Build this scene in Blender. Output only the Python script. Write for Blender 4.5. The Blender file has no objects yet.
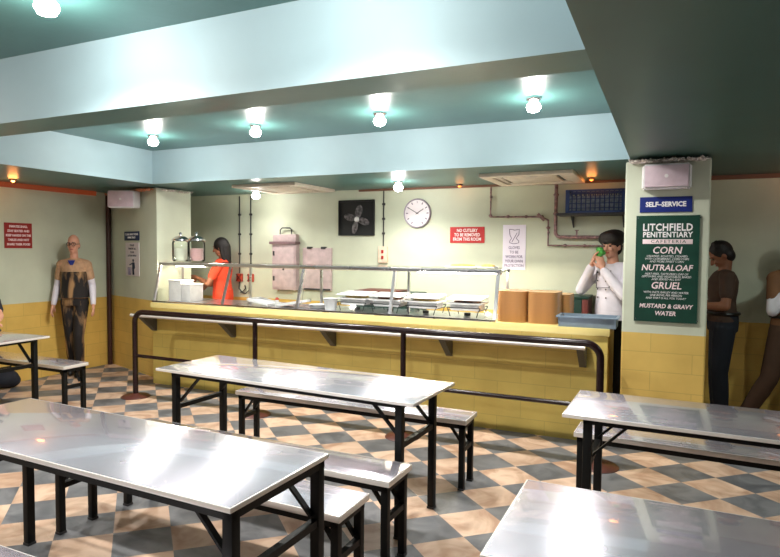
import bpy, bmesh, math, random
from mathutils import Vector, Matrix, Quaternion
random.seed(7)
PI = math.pi
S = bpy.context.scene
C = S.collection
V = Vector

# ------------------------------------------------------------------ camera
def cam_rows(yaw, pitch, roll):
    f = V((math.sin(yaw)*math.cos(pitch), math.cos(yaw)*math.cos(pitch), -math.sin(pitch)))
    r = V((math.cos(yaw), -math.sin(yaw), 0)); d = f.cross(r)
    r2 = math.cos(roll)*r + math.sin(roll)*d
    d2 = -math.sin(roll)*r + math.cos(roll)*d
    return r2, d2, f
_r, _d, _f = cam_rows(-.433, .048, -.008)
cd = bpy.data.cameras.new('camera'); cam = bpy.data.objects.new('camera', cd); C.objects.link(cam)
M = Matrix((_r, -_d, -_f)).transposed().to_4x4(); M.translation = (0, 0, 1.6)
cam.matrix_world = M
cd.sensor_width = 36; cd.lens = 36*600/780; cd.clip_start = .05
S.camera = cam
S.view_settings.view_transform = 'Standard'; S.view_settings.look = 'None'
S.view_settings.gamma = 1; S.view_settings.use_curve_mapping = False
S.view_settings.exposure = 0.35
# ------------------------------------------------------------------ world: an interior, almost no ambient
w = bpy.data.worlds.new('world'); S.world = w; w.use_nodes = True
w.node_tree.nodes['Background'].inputs[0].default_value = (.6, .75, .8, 1)
w.node_tree.nodes['Background'].inputs[1].default_value = .004
SPOT_POWER = 85
KITCHEN_POWER = 55
FRONT_POWER = 95
# spotlights of the room, plus one added fill lamp: x, y, ceiling height, power
SPOTS = [(-4.67, 4.47, 2.72, SPOT_POWER), (-3.42, 4.47, 2.72, SPOT_POWER), (-2.17, 4.47, 2.72, SPOT_POWER), (-.92, 4.47, 2.72, SPOT_POWER),
         (-4.9, 1.75, 2.72, FRONT_POWER), (-2.5, 1.80, 2.72, FRONT_POWER), (-1.15, 1.75, 2.72, FRONT_POWER),
         (-3.7, -.6, 2.72, FRONT_POWER), (-1.6, -.6, 2.72, FRONT_POWER)]
KSPOTS = [(1.30, 5.0, 2.34, 24), (-2.66, 5.95, 2.34, KITCHEN_POWER), (-4.78, 6.25, 2.34, KITCHEN_POWER*.25)]  # first entry is an unseen fill lamp, added to brighten the right wall

# ------------------------------------------------------------------ helpers
def lin(c):
    c = c/255
    return c/12.92 if c <= .04045 else ((c+.055)/1.055)**2.4
def col(r, g, b): return (lin(r), lin(g), lin(b), 1)
def mat(name, rgb, rough=.6, metal=0, noise=.06, nscale=12, bump=0, bscale=60, emit=None, estr=0, alpha=None, trans=0, ior=1.45, spec=.5):
    m = bpy.data.materials.new(name); m.use_nodes = True
    nt = m.node_tree; b = nt.nodes['Principled BSDF']
    b.inputs['Roughness'].default_value = rough; b.inputs['Metallic'].default_value = metal
    b.inputs['Specular IOR Level'].default_value = spec
    c = col(*rgb)
    b.inputs['Base Color'].default_value = c
    tc = nt.nodes.new('ShaderNodeTexCoord')
    if noise:
        n = nt.nodes.new('ShaderNodeTexNoise'); n.inputs['Scale'].default_value = nscale; n.inputs['Detail'].default_value = 4
        nt.links.new(tc.outputs['Object'], n.inputs['Vector'])
        r = nt.nodes.new('ShaderNodeValToRGB')
        r.color_ramp.elements[0].position = .3; r.color_ramp.elements[1].position = .7
        r.color_ramp.elements[0].color = tuple(max(0, x*(1-noise*2)) for x in c[:3])+(1,)
        r.color_ramp.elements[1].color = tuple(min(1, x*(1+noise)) for x in c[:3])+(1,)
        nt.links.new(n.outputs['Fac'], r.inputs['Fac']); nt.links.new(r.outputs['Color'], b.inputs['Base Color'])
    if bump:
        n2 = nt.nodes.new('ShaderNodeTexNoise'); n2.inputs['Scale'].default_value = bscale
        nt.links.new(tc.outputs['Object'], n2.inputs['Vector'])
        bp = nt.nodes.new('ShaderNodeBump'); bp.inputs['Strength'].default_value = bump; bp.inputs['Distance'].default_value = .01
        nt.links.new(n2.outputs['Fac'], bp.inputs['Height']); nt.links.new(bp.outputs['Normal'], b.inputs['Normal'])
    if emit:
        b.inputs['Emission Color'].default_value = col(*emit); b.inputs['Emission Strength'].default_value = estr
    if trans:
        b.inputs['Transmission Weight'].default_value = trans; b.inputs['IOR'].default_value = ior
    return m

class MB:
    def __init__(s): s.bm = bmesh.new()
    def box(s, x0, x1, y0, y1, z0, z1, mtx=None, bev=0):
        t = bmesh.new()
        bmesh.ops.create_cube(t, size=1)
        for v in t.verts: v.co = V(((x0+x1)/2+v.co.x*(x1-x0), (y0+y1)/2+v.co.y*(y1-y0), (z0+z1)/2+v.co.z*(z1-z0)))
        if bev: bmesh.ops.bevel(t, geom=t.edges[:], offset=bev, segments=2, affect='EDGES', profile=.6)
        return s._add(t, mtx)
    def _add(s, t, mtx=None):
        if mtx: bmesh.ops.transform(t, matrix=mtx, verts=t.verts)
        me = bpy.data.meshes.new('t'); t.to_mesh(me); t.free(); s.bm.from_mesh(me); bpy.data.meshes.remove(me)
        return s
    def prism(s, pts, z0, z1, mtx=None, bev=0):
        t = bmesh.new()
        a = [t.verts.new((p[0], p[1], z0)) for p in pts]; b = [t.verts.new((p[0], p[1], z1)) for p in pts]
        n = len(pts)
        t.faces.new(a[::-1]); t.faces.new(b)
        for i in range(n): t.faces.new((a[i], a[(i+1) % n], b[(i+1) % n], b[i]))
        bmesh.ops.recalc_face_normals(t, faces=t.faces)
        if bev: bmesh.ops.bevel(t, geom=t.edges[:], offset=bev, segments=2, affect='EDGES')
        return s._add(t, mtx)
    def cyl(s, p0, p1, r, r2=None, n=20, caps=True):
        return s.tube([p0, p1], r, n, r2=r2)
    def tube(s, pts, r, n=12, r2=None, sq=False):
        pts = [V(p) for p in pts]; t = bmesh.new(); rings = []
        up = None
        for i, p in enumerate(pts):
            if i == 0: d = pts[1]-p
            elif i == len(pts)-1: d = p-pts[-2]
            else: d = (pts[i+1]-p).normalized()+(p-pts[i-1]).normalized()
            d.normalize()
            if up is None:
                a = V((0, 0, 1)) if abs(d.z) < .9 else V((1, 0, 0))
                up = (a-d*a.dot(d)).normalized()
            else: up = (up-d*up.dot(d)).normalized()
            q = d.cross(up)
            rr = r if r2 is None else r+(r2-r)*i/(len(pts)-1)
            rings.append([t.verts.new(p+(up*math.cos(2*PI*k/n)+q*math.sin(2*PI*k/n))*rr) for k in range(n)])
        for a, b in zip(rings, rings[1:]):
            for k in range(n): t.faces.new((a[k], a[(k+1) % n], b[(k+1) % n], b[k]))
        t.faces.new(rings[0][::-1]); t.faces.new(rings[-1])
        bmesh.ops.recalc_face_normals(t, faces=t.faces)
        return s._add(t)
    def bar(s, p0, p1, wd, th):      # rectangular bar
        p0, p1 = V(p0), V(p1); d = p1-p0; L = d.length
        q = d.to_track_quat('Z', 'Y').to_matrix().to_4x4(); q.translation = (p0+p1)/2
        return s.box(-wd/2, wd/2, -th/2, th/2, -L/2, L/2, q)
    def lathe(s, prof, c=(0, 0, 0), n=32, axis='Z'):
        t = bmesh.new(); rings = []
        for r, z in prof:
            rings.append([t.verts.new((r*math.cos(2*PI*k/n), r*math.sin(2*PI*k/n), z)) for k in range(n)] if r > 1e-5 else [t.verts.new((0, 0, z))])
        for a, b in zip(rings, rings[1:]):
            for k in range(n):
                f = [a[k % len(a)], a[(k+1) % len(a)], b[(k+1) % len(b)], b[k % len(b)]]
                u = []
                for v in f:
                    if v not in u: u.append(v)
                if len(u) > 2: t.faces.new(u)
        bmesh.ops.recalc_face_normals(t, faces=t.faces)
        mx = Matrix.Translation(c)
        if axis == 'Y': mx = mx @ Matrix.Rotation(PI/2, 4, 'X')     # profile's z runs to -Y
        if axis == 'X': mx = mx @ Matrix.Rotation(PI/2, 4, 'Y')
        return s._add(t, mx)
    def ell(s, c, r, rot=None, sub=3):
        t = bmesh.new(); bmesh.ops.create_icosphere(t, subdivisions=sub, radius=1)
        m = Matrix.Translation(c) @ (rot.to_4x4() if rot else Matrix()) @ Matrix.Diagonal((r[0], r[1], r[2], 1))
        return s._add(t, m)
    def cap(s, a, b, ra, rb):
        a, b = V(a), V(b)
        s.ell(a, (ra,)*3, sub=2); s.ell(b, (rb,)*3, sub=2)
        if (b-a).length > 1e-4: s.tube([a, b], ra, 16, r2=rb)
        return s
    def loft(s, st, n=28):           # st: list of (center, rx, ry, xdir, ydir)
        t = bmesh.new(); R = []
        for c, rx, ry, xd, yd in st:
            R.append([t.verts.new(V(c)+V(xd)*rx*math.cos(2*PI*k/n)+V(yd)*ry*math.sin(2*PI*k/n)) for k in range(n)])
        for a, b in zip(R, R[1:]):
            for k in range(n): t.faces.new((a[k], a[(k+1) % n], b[(k+1) % n], b[k]))
        t.faces.new(R[0][::-1]); t.faces.new(R[-1])
        bmesh.ops.recalc_face_normals(t, faces=t.faces)
        return s._add(t)
    def build(s, name, m, parent=None, smooth=True, loc=None):
        me = bpy.data.meshes.new(name); s.bm.to_mesh(me); s.bm.free()
        me.materials.append(m)
        o = bpy.data.objects.new(name, me); C.objects.link(o)
        if smooth:
            me.shade_smooth()
            try: me.set_sharp_from_angle(angle=math.radians(38))
            except Exception: pass
        if parent: o.parent = parent
        if loc: o.location = loc
        return o
    def fused(s, name, m, parent=None, voxel=.008, it=3):
        me = bpy.data.meshes.new('t'); s.bm.to_mesh(me); s.bm.free()
        o = bpy.data.objects.new('t', me); C.objects.link(o)
        r = o.modifiers.new('r', 'REMESH'); r.mode = 'VOXEL'; r.voxel_size = voxel
        sm = o.modifiers.new('s', 'SMOOTH'); sm.factor = .5; sm.iterations = it
        dg = bpy.context.evaluated_depsgraph_get(); dg.update()
        nm = bpy.data.meshes.new_from_object(o.evaluated_get(dg))
        bpy.data.objects.remove(o); nm.name = name
        nm.materials.clear(); nm.materials.append(m); nm.shade_smooth()
        q = bpy.data.objects.new(name, nm); C.objects.link(q)
        if parent: q.parent = parent
        return q

def tag(o, label, cat, group=None, kind=None):
    o['label'] = label; o['category'] = cat
    if group: o['group'] = group
    if kind: o['kind'] = kind
    return o
def thing(name, label, cat, loc=(0, 0, 0), rz=0, group=None):
    o = bpy.data.objects.new(name, None); C.objects.link(o); o.empty_display_size = .1
    o.location = loc; o.rotation_euler = (0, 0, rz)
    return tag(o, label, cat, group)
def struct(o):
    o['kind'] = 'structure'; return o
def dup(root, loc=None, rz=None, label=None, group=None):
    def rec(o, par):
        c = o.copy(); C.objects.link(c)
        if par: c.parent = par
        for ch in o.children: rec(ch, c)
        return c
    r = rec(root, None)
    if loc is not None: r.location = loc
    if rz is not None: r.rotation_euler = (0, 0, rz)
    if label: r['label'] = label
    if group: r['group'] = group
    return r
def text(body, size, m, parent, loc, rz=0, name='lettering', bold=0, shear=0, align='CENTER', sx=1, spacing=1):
    cu = bpy.data.curves.new(name, 'FONT'); cu.body = body; cu.size = size; cu.align_x = align; cu.align_y = 'CENTER'
    cu.extrude = .0012; cu.offset = bold; cu.shear = shear; cu.resolution_u = 2; cu.space_line = .85; cu.space_character = spacing
    o = bpy.data.objects.new(name, cu); C.objects.link(o)
    dg = bpy.context.evaluated_depsgraph_get(); dg.update()
    me = bpy.data.meshes.new_from_object(o.evaluated_get(dg)); bpy.data.objects.remove(o)
    mx = Matrix.Translation(loc) @ Matrix.Rotation(rz, 4, 'Z') @ Matrix.Rotation(PI/2, 4, 'X') @ Matrix.Diagonal((sx, 1, 1, 1))
    me.transform(mx); me.materials.clear(); me.materials.append(m)
    q = bpy.data.objects.new(name, me); C.objects.link(q); q.parent = parent
    return q

# ------------------------------------------------------------------ materials
TEAL_SHADED = mat('dark_green_ceiling_paint', (50, 84, 78), rough=.4, noise=.05, nscale=3)  # darker copy of the teal ceiling; the right slab's shade is in the colour
TEAL = mat('teal_ceiling_paint', (70, 110, 106), rough=.34, noise=.05, nscale=3, bump=.04, bscale=25)
BLUE = mat('pale_blue_paint', (166, 191, 199), rough=.55, noise=.03, nscale=2)
DARK = mat('black_void', (10, 12, 12), rough=.9)
BLACK = mat('black_powder_coat', (8, 10, 11), rough=.5, noise=.1, spec=.25)
RAIL = mat('maroon_enamel', (32, 13, 15), rough=.25)
RUST = mat('brown_base_paint', (84, 42, 34), rough=.4)
WHITE = mat('white_plastic', (228, 224, 226), rough=.45)
SPK = mat('speaker_plastic', (222, 200, 210), rough=.5)
CHROME = mat('chrome', (215, 215, 220), rough=.16, metal=1, noise=.02)
def thin_glass():
    m = bpy.data.materials.new('clear_glass'); m.use_nodes = True; nt = m.node_tree
    nt.nodes.remove(nt.nodes['Principled BSDF']); out = nt.nodes['Material Output']
    tr = nt.nodes.new('ShaderNodeBsdfTransparent'); tr.inputs['Color'].default_value = (.97, .985, .975, 1)
    gl = nt.nodes.new('ShaderNodeBsdfGlossy'); gl.inputs['Roughness'].default_value = .04
    fr = nt.nodes.new('ShaderNodeFresnel'); fr.inputs['IOR'].default_value = 1.22
    mx = nt.nodes.new('ShaderNodeMixShader'); nt.links.new(fr.outputs[0], mx.inputs[0])
    nt.links.new(tr.outputs[0], mx.inputs[1]); nt.links.new(gl.outputs[0], mx.inputs[2]); nt.links.new(mx.outputs[0], out.inputs['Surface'])
    return m
GLASS = thin_glass()
CREAM = mat('cream_grille', (226, 214, 196), rough=.5)
RED = mat('red_sign', (186, 30, 28), rough=.5)
DRED = mat('dark_red_sign', (150, 18, 14), rough=.5)
NAVY = mat('navy_sign', (22, 40, 120), rough=.45)
DNAVY = mat('dark_navy_sign', (20, 40, 84), rough=.45)
GREEN = mat('green_board', (12, 62, 48), rough=.45, noise=.1)
INK = mat('white_lettering', (240, 236, 236), rough=.6, noise=0)
PINK = mat('pink_white_paint', (240, 218, 220), rough=.6, noise=0)
LILAC = mat('lilac_print', (120, 105, 140), rough=.6, noise=0)
PRINTN = mat('navy_print', (24, 44, 72), rough=.6, noise=0)
PANELP = mat('pinkish_grey_metal', (200, 178, 178), rough=.5, noise=.1)
DGREY = mat('dark_grey_metal', (50, 48, 50), rough=.5)
BRKT = mat('grey_bracket', (84, 82, 74), rough=.5)
PIPE = mat('rusty_pink_pipe', (150, 115, 115), rough=.5, noise=.35, nscale=30)
BCRATE = mat('blue_plastic', (40, 66, 122), rough=.5)
BROWN = mat('brown_melamine', (206, 158, 104), rough=.25, noise=.05)
BIN = mat('grey_blue_plastic', (124, 140, 156), rough=.4)
ORANGEP = mat('orange_red_plastic', (190, 70, 50), rough=.5)
DGREEN = mat('dark_green_crate_paint', (16, 56, 46), rough=.5)
BRRED = mat('brown_red_paint', (96, 34, 26), rough=.5)
FOODY = mat('yellow_food', (236, 200, 110), rough=.6, noise=.2, nscale=40)
FOODR = mat('meat_food', (150, 90, 70), rough=.6, noise=.4, nscale=50)
SHRED = mat('torn_print_paper', (246, 222, 214), rough=.8, noise=.3, nscale=40)
SHREDO = mat('torn_orange_paper', (236, 150, 110), rough=.8, noise=.3, nscale=40)
SKIN = mat('skin', (216, 158, 132), rough=.5, noise=.05)
SKIND = mat('brown_skin', (150, 96, 70), rough=.5, noise=.05)
HAIRB = mat('dark_hair', (24, 16, 16), rough=.6, noise=.3, nscale=80)
HAIRG = mat('grey_hair', (150, 142, 136), rough=.7, noise=.3, nscale=80)
TAN = mat('tan_cloth', (190, 150, 116), rough=.8, noise=.1, nscale=25)
WCLOTH = mat('white_cloth', (226, 220, 230), rough=.8, noise=.04)
OCLOTH = mat('orange_cloth', (240, 76, 44), rough=.8, noise=.08)
NCLOTH = mat('navy_cloth', (24, 28, 40), rough=.8)
KHAKI = mat('brown_khaki_cloth', (118, 78, 48), rough=.8)
SHOE = mat('black_leather', (18, 16, 16), rough=.4)
LIPS = mat('lips', (170, 84, 80), rough=.4, noise=0)
EYEW = mat('eye', (30, 24, 22), rough=.2, noise=0)

# stainless tops: brushed, fairly mirror-like
def steel_mat(name, base, rough):
    m = bpy.data.materials.new(name); m.use_nodes = True; nt = m.node_tree; b = nt.nodes['Principled BSDF']
    b.inputs['Metallic'].default_value = 1
    tc = nt.nodes.new('ShaderNodeTexCoord')
    n = nt.nodes.new('ShaderNodeTexNoise'); n.inputs['Scale'].default_value = 3; n.inputs['Detail'].default_value = 2
    nt.links.new(tc.outputs['Object'], n.inputs['Vector'])
    mr = nt.nodes.new('ShaderNodeMapRange'); mr.inputs['From Min'].default_value = .3; mr.inputs['From Max'].default_value = .7
    mr.inputs['To Min'].default_value = rough*.92; mr.inputs['To Max'].default_value = rough*1.12
    nt.links.new(n.outputs['Fac'], mr.inputs['Value']); nt.links.new(mr.outputs['Result'], b.inputs['Roughness'])
    r = nt.nodes.new('ShaderNodeValToRGB'); c = col(*base)
    r.color_ramp.elements[0].position = .35; r.color_ramp.elements[0].color = tuple(x*.96 for x in c[:3])+(1,)
    r.color_ramp.elements[1].position = .65; r.color_ramp.elements[1].color = c
    nt.links.new(n.outputs['Fac'], r.inputs['Fac']); nt.links.new(r.outputs['Color'], b.inputs['Base Color'])
    return m
STEEL = steel_mat('stainless_steel', (238, 232, 245), .25)
_n = STEEL.node_tree; _c = _n.nodes.new('ShaderNodeCombineXYZ'); _c.inputs[1].default_value = 1
_n.links.new(_c.outputs[0], _n.nodes['Principled BSDF'].inputs['Tangent']); _n.nodes['Principled BSDF'].inputs['Anisotropic'].default_value = .8
STEEL.node_tree.nodes['Principled BSDF'].inputs['Metallic'].default_value = .8
STEEL.node_tree.nodes['Principled BSDF'].inputs['Coat Weight'].default_value = .9
STEEL.node_tree.nodes['Principled BSDF'].inputs['Coat Roughness'].default_value = .05
STEEL.node_tree.nodes['Principled BSDF'].inputs['Coat IOR'].default_value = 1.9
EDGE = mat('bright_edge_trim', (235, 230, 226), rough=.3, metal=.35, noise=.02)
STEELR = steel_mat('brushed_steel', (214, 212, 216), .28)

def wall_mat(name, upper, lower, split=.95, rowh=.155, bw=.42, tight=1):
    m = bpy.data.materials.new(name); m.use_nodes = True; nt = m.node_tree; b = nt.nodes['Principled BSDF']
    b.inputs['Roughness'].default_value = .5
    tc = nt.nodes.new('ShaderNodeTexCoord'); sp = nt.nodes.new('ShaderNodeSeparateXYZ')
    nt.links.new(tc.outputs['Object'], sp.inputs['Vector'])
    add = nt.nodes.new('ShaderNodeMath'); add.operation = 'ADD'
    nt.links.new(sp.outputs['X'], add.inputs[0]); nt.links.new(sp.outputs['Y'], add.inputs[1])
    zo = nt.nodes.new('ShaderNodeMath'); zo.operation = 'SUBTRACT'; zo.inputs[1].default_value = split-.155*7+.003
    nt.links.new(sp.outputs['Z'], zo.inputs[0])
    cb = nt.nodes.new('ShaderNodeCombineXYZ'); nt.links.new(add.outputs[0], cb.inputs['X']); nt.links.new(zo.outputs[0], cb.inputs['Y'])
    br = nt.nodes.new('ShaderNodeTexBrick'); nt.links.new(cb.outputs['Vector'], br.inputs['Vector'])
    br.inputs['Scale'].default_value = 1; br.inputs['Brick Width'].default_value = bw; br.inputs['Row Height'].default_value = rowh
    br.inputs['Mortar Size'].default_value = .004; br.inputs['Mortar Smooth'].default_value = .5
    c = col(*lower)
    br.inputs['Color1'].default_value = c; br.inputs['Color2'].default_value = tuple(x*.92 for x in c[:3])+(1,)
    br.inputs['Mortar'].default_value = tuple(x*.78 for x in c[:3])+(1,)
    n = nt.nodes.new('ShaderNodeTexNoise'); n.inputs['Scale'].default_value = 3.5; n.inputs['Detail'].default_value = 5
    nt.links.new(tc.outputs['Object'], n.inputs['Vector'])
    up = nt.nodes.new('ShaderNodeValToRGB'); u = col(*upper)
    up.color_ramp.elements[0].position = .3; up.color_ramp.elements[1].position = .7
    up.color_ramp.elements[0].color = tuple(x*.9 for x in u[:3])+(1,); up.color_ramp.elements[1].color = u
    nt.links.new(n.outputs['Fac'], up.inputs['Fac'])
    mu = nt.nodes.new('ShaderNodeMixRGB'); mu.blend_type = 'MULTIPLY'; mu.inputs['Fac'].default_value = .35
    nt.links.new(br.outputs['Color'], mu.inputs['Color1'])
    gr = nt.nodes.new('ShaderNodeValToRGB'); gr.color_ramp.elements[0].position = .3; gr.color_ramp.elements[1].position = .65
    gr.color_ramp.elements[0].color = (.6, .55, .45, 1); gr.color_ramp.elements[1].color = (1, 1, 1, 1)
    nt.links.new(n.outputs['Fac'], gr.inputs['Fac']); nt.links.new(gr.outputs['Color'], mu.inputs['Color2'])
    gt = nt.nodes.new('ShaderNodeMath'); gt.operation = 'GREATER_THAN'; gt.inputs[1].default_value = split
    nt.links.new(sp.outputs['Z'], gt.inputs[0])
    mx = nt.nodes.new('ShaderNodeMixRGB'); nt.links.new(gt.outputs[0], mx.inputs['Fac'])
    nt.links.new(mu.outputs['Color'], mx.inputs['Color1']); nt.links.new(up.outputs['Color'], mx.inputs['Color2'])
    nt.links.new(mx.outputs['Color'], b.inputs['Base Color'])
    bp = nt.nodes.new('ShaderNodeBump'); bp.inputs['Strength'].default_value = .25; bp.inputs['Distance'].default_value = .004; bp.invert = True
    nt.links.new(br.outputs['Fac'], bp.inputs['Height'])
    return m
WALL = wall_mat('two_tone_wall', (204, 209, 186), (230, 190, 98), .93)
PILLAR = wall_mat('two_tone_pillar', (206, 211, 190), (230, 194, 106), .95, bw=.6)
COUNTER = wall_mat('yellow_counter', (228, 204, 112), (228, 204, 112), .90)

def floor_mat():
    m = bpy.data.materials.new('checker_tiles'); m.use_nodes = True; nt = m.node_tree; b = nt.nodes['Principled BSDF']
    tc = nt.nodes.new('ShaderNodeTexCoord')
    A = ((2.25732763, -2.48315385), (2.24619505, 2.44522178)); off = (.991-.07+1, 3.443+.04)
    outs = []
    for k in range(2):
        d = nt.nodes.new('ShaderNodeVectorMath'); d.operation = 'DOT_PRODUCT'; d.inputs[1].default_value = (A[k][0], A[k][1], 0)
        nt.links.new(tc.outputs['Object'], d.inputs[0])
        a = nt.nodes.new('ShaderNodeMath'); a.operation = 'SUBTRACT'; a.inputs[1].default_value = off[k]
        nt.links.new(d.outputs['Value'], a.inputs[0]); outs.append(a.outputs[0])
    cb = nt.nodes.new('ShaderNodeCombineXYZ'); nt.links.new(outs[0], cb.inputs['X']); nt.links.new(outs[1], cb.inputs['Y']); cb.inputs['Z'].default_value = .5
    fl = nt.nodes.new('ShaderNodeVectorMath'); fl.operation = 'FLOOR'; nt.links.new(cb.outputs[0], fl.inputs[0])
    ck = nt.nodes.new('ShaderNodeTexChecker'); ck.inputs['Scale'].default_value = 1; nt.links.new(cb.outputs[0], ck.inputs['Vector'])
    wn = nt.nodes.new('ShaderNodeTexWhiteNoise'); nt.links.new(fl.outputs[0], wn.inputs['Vector'])
    n = nt.nodes.new('ShaderNodeTexNoise'); n.inputs['Scale'].default_value = 1.3; n.inputs['Detail'].default_value = 6; n.inputs['Distortion'].default_value = 1.2
    va = nt.nodes.new('ShaderNodeVectorMath'); va.operation = 'MULTIPLY_ADD'; va.inputs[1].default_value = (1, 1, 1)
    sc = nt.nodes.new('ShaderNodeVectorMath'); sc.operation = 'SCALE'; sc.inputs['Scale'].default_value = 7
    nt.links.new(wn.outputs['Color'], sc.inputs[0]); nt.links.new(cb.outputs[0], va.inputs[0]); nt.links.new(sc.outputs[0], va.inputs[2])
    nt.links.new(va.outputs[0], n.inputs['Vector'])
    def ramp(c0, c1, p0=.35, p1=.6):
        r = nt.nodes.new('ShaderNodeValToRGB'); r.color_ramp.elements[0].position = p0; r.color_ramp.elements[1].position = p1
        r.color_ramp.elements[0].color = col(*c0); r.color_ramp.elements[1].color = col(*c1)
        nt.links.new(n.outputs['Fac'], r.inputs['Fac']); return r
    pe = ramp((172, 136, 112), (212, 182, 158)); gr = ramp((88, 90, 94), (120, 120, 122))
    mx = nt.nodes.new('ShaderNodeMixRGB'); nt.links.new(ck.outputs['Fac'], mx.inputs['Fac'])
    nt.links.new(gr.outputs['Color'], mx.inputs['Color1']); nt.links.new(pe.outputs['Color'], mx.inputs['Color2'])
    b2 = nt.nodes.new('ShaderNodeHueSaturation'); nt.links.new(mx.outputs['Color'], b2.inputs['Color'])
    mr = nt.nodes.new('ShaderNodeMapRange'); mr.inputs['To Min'].default_value = .86; mr.inputs['To Max'].default_value = 1.08
    nt.links.new(wn.outputs['Value'], mr.inputs['Value']); nt.links.new(mr.outputs['Result'], b2.inputs['Value'])
    nt.links.new(b2.outputs['Color'], b.inputs['Base Color'])
    b.inputs['Roughness'].default_value = .42; b.inputs['Specular IOR Level'].default_value = .3
    return m
FLOOR = floor_mat()
DWALL = mat('dark_teal_wall', (44, 62, 62), rough=.7)

# ------------------------------------------------------------------ room shell
XL, XR, YB, YF = -6.93, 2.4, 6.65, -2.6
struct(MB().box(XL-.2, XR+.2, YF-.2, YB+.3, -.1, 0).build('floor', FLOOR))
struct(MB().box(XL-.12, XL, YF, YB+.12, 0, 2.34).build('wall_left', WALL))
struct(MB().box(XL-.12, XR+.12, YB, YB+.12, 0, 2.34).build('wall_back', WALL))
struct(MB().box(XR, XR+.12, YF, YB, 0, 2.34).build('wall_right', DWALL))
struct(MB().box(XL-.12, XR+.12, YF-.12, YF, 0, 2.34).build('wall_front', DWALL))
# ceiling: one dark low ceiling with two recesses; the drop faces are pale blue
struct(MB().box(XL-.12, XR+.12, YF-.12, YB+.12, 2.72, 2.84).build('ceiling', TEAL))
RX0, RX1 = -5.45, -.295
def soffit(name, x0, x1, y0, y1, under=TEAL):
    o = MB().box(x0, x1, y0, y1, 2.34, 2.72).build(name, under, smooth=False)
    o.data.materials.append(BLUE)
    for p in o.data.polygons:
        if abs(p.normal.z) < .5: p.material_index = 1
    return struct(o)
soffit('ceiling_low_right', RX1, XR+.12, YF-.12, YB+.12, TEAL_SHADED)
soffit('ceiling_low_left', XL-.12, RX0, YF-.12, YB+.12)
soffit('ceiling_beam', RX0, RX1, 2.33, 2.60)
soffit('ceiling_low_back', RX0, RX1, 5.20, YB+.12)
soffit('ceiling_low_front', RX0, RX1, YF-.12, -1.6)
# pillars
struct(MB().prism([(-6.93, 5.86), (-5.62, 5.42), (-5.58, 5.95), (-6.93, 6.15)], 0, 2.325).build('wall_left_pillar', PILLAR, smooth=False))
struct(MB().box(-.325, .285, 5.205, 5.75, 0, 2.318, bev=.012).build('wall_right_pillar', PILLAR, smooth=False))
struct(MB().cyl((-6.895, 5.80, 0), (-6.895, 5.80, 2.3), .03, n=14).build('trim_1', mat('brown_corner_pipe', (62, 32, 26), rough=.5)))
struct(MB().box(-.405, -.33, 5.5, 5.56, 0, 1.0).build('trim_2', DARK))  # black panel added as the shade in the gap beside the counter
# torn print along the pillar tops
def shreds(x0, y0, x1, y1, z, m, label, n):
    b = MB(); d = V((x1-x0, y1-y0, 0)); nrm = V((d.y, -d.x, 0)).normalized()
    for i in range(n):
        t = random.random(); p = V((x0, y0, z-.024))+d*t+nrm*random.uniform(.0, .09)
        a = random.uniform(-1.2, 1.2); L = random.uniform(.03, .075)
        q = p+d.normalized()*L*math.sin(a)+V((0, 0, 1))*abs(L*.35*math.cos(a))+nrm*random.uniform(0, .03)
        b.tube([p, (p+q)/2+V((0, 0, random.uniform(0, .012))), q], random.uniform(.004, .009), 5)
    for v in b.bm.verts: v.co.z = min(v.co.z, 2.338)
    return tag(b.build('torn_paper', m), label, 'torn paper', kind='stuff')
shreds(-.29, 5.2, .26, 5.2, 2.322, SHRED, 'frayed pinkish paper edge along the top of the right pillar', 150)
shreds(-6.85, 5.82, -5.64, 5.42, 2.322, SHREDO, 'frayed orange paper edge along the top of the left pillar', 150)
shreds(-5.61, 5.44, -5.58, 5.9, 2.318, SHRED, 'frayed grey paper edge on the inner side of the left pillar', 40)

# ------------------------------------------------------------------ lamps
BULB = mat('glowing_bulb', (255, 250, 245), emit=(255, 248, 240), estr=45, noise=0)
def lamp_obj(name, kind, loc, power, color, radius, parent=None):
    l = bpy.data.lights.new(name, kind); l.energy = power; l.color = color; l.shadow_soft_size = radius
    o = bpy.data.objects.new(name, l); C.objects.link(o); o.location = loc
    if parent: o.parent = parent
    return o
names_ = ['leftmost of the row of four spotlights in the ceiling recess', 'second from left of the four spotlights in the ceiling recess',
         'third from left of the four spotlights in the ceiling recess', 'rightmost of the four spotlights in the ceiling recess',
         'spotlight at the far left of the front recess', 'spotlight in the front recess at the top edge of the photo', 'spotlight in the front recess near the dark ceiling slab',
         'spotlight behind the viewpoint, left', 'spotlight behind the viewpoint, right',
         'bright spotlight on the low ceiling above the serving counter', 'bright spotlight next to the left ceiling cassette']
names = names_[:9]+['spotlight under the dark slab just outside the right edge']+names_[9:]
for (x, y, z, P), nm in zip(SPOTS+KSPOTS, names):
    g = 'ceiling spotlights'
    t = thing('ceiling_spotlight', nm, 'spotlight', (x, y, z), 0, g)
    MB().lathe([(0, 0), (.055, 0), (.055, -.012), (.04, -.03), (.02, -.035), (0, -.035)], n=24).build('housing', CHROME, t)
    MB().lathe([(0, -.034), (.030, -.036), (.048, -.055), (.052, -.075), (.038, -.100), (0, -.112)], n=20).build('bulb', BULB, t)
    lo = lamp_obj('glow', 'SPOT', (0, 0, -.13), P, (1, .97, .92), .05, t)
    lo.data.spot_size = math.radians(158); lo.data.spot_blend = .75
    if x > 0: lo.data.color = (.78, 1, .93)  # added fill lamp, tinted like teal bounce light
    lamp_obj('glow', 'POINT', (0, 0, -.14), P*.16, (1, .97, .92), .05, t)
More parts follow.
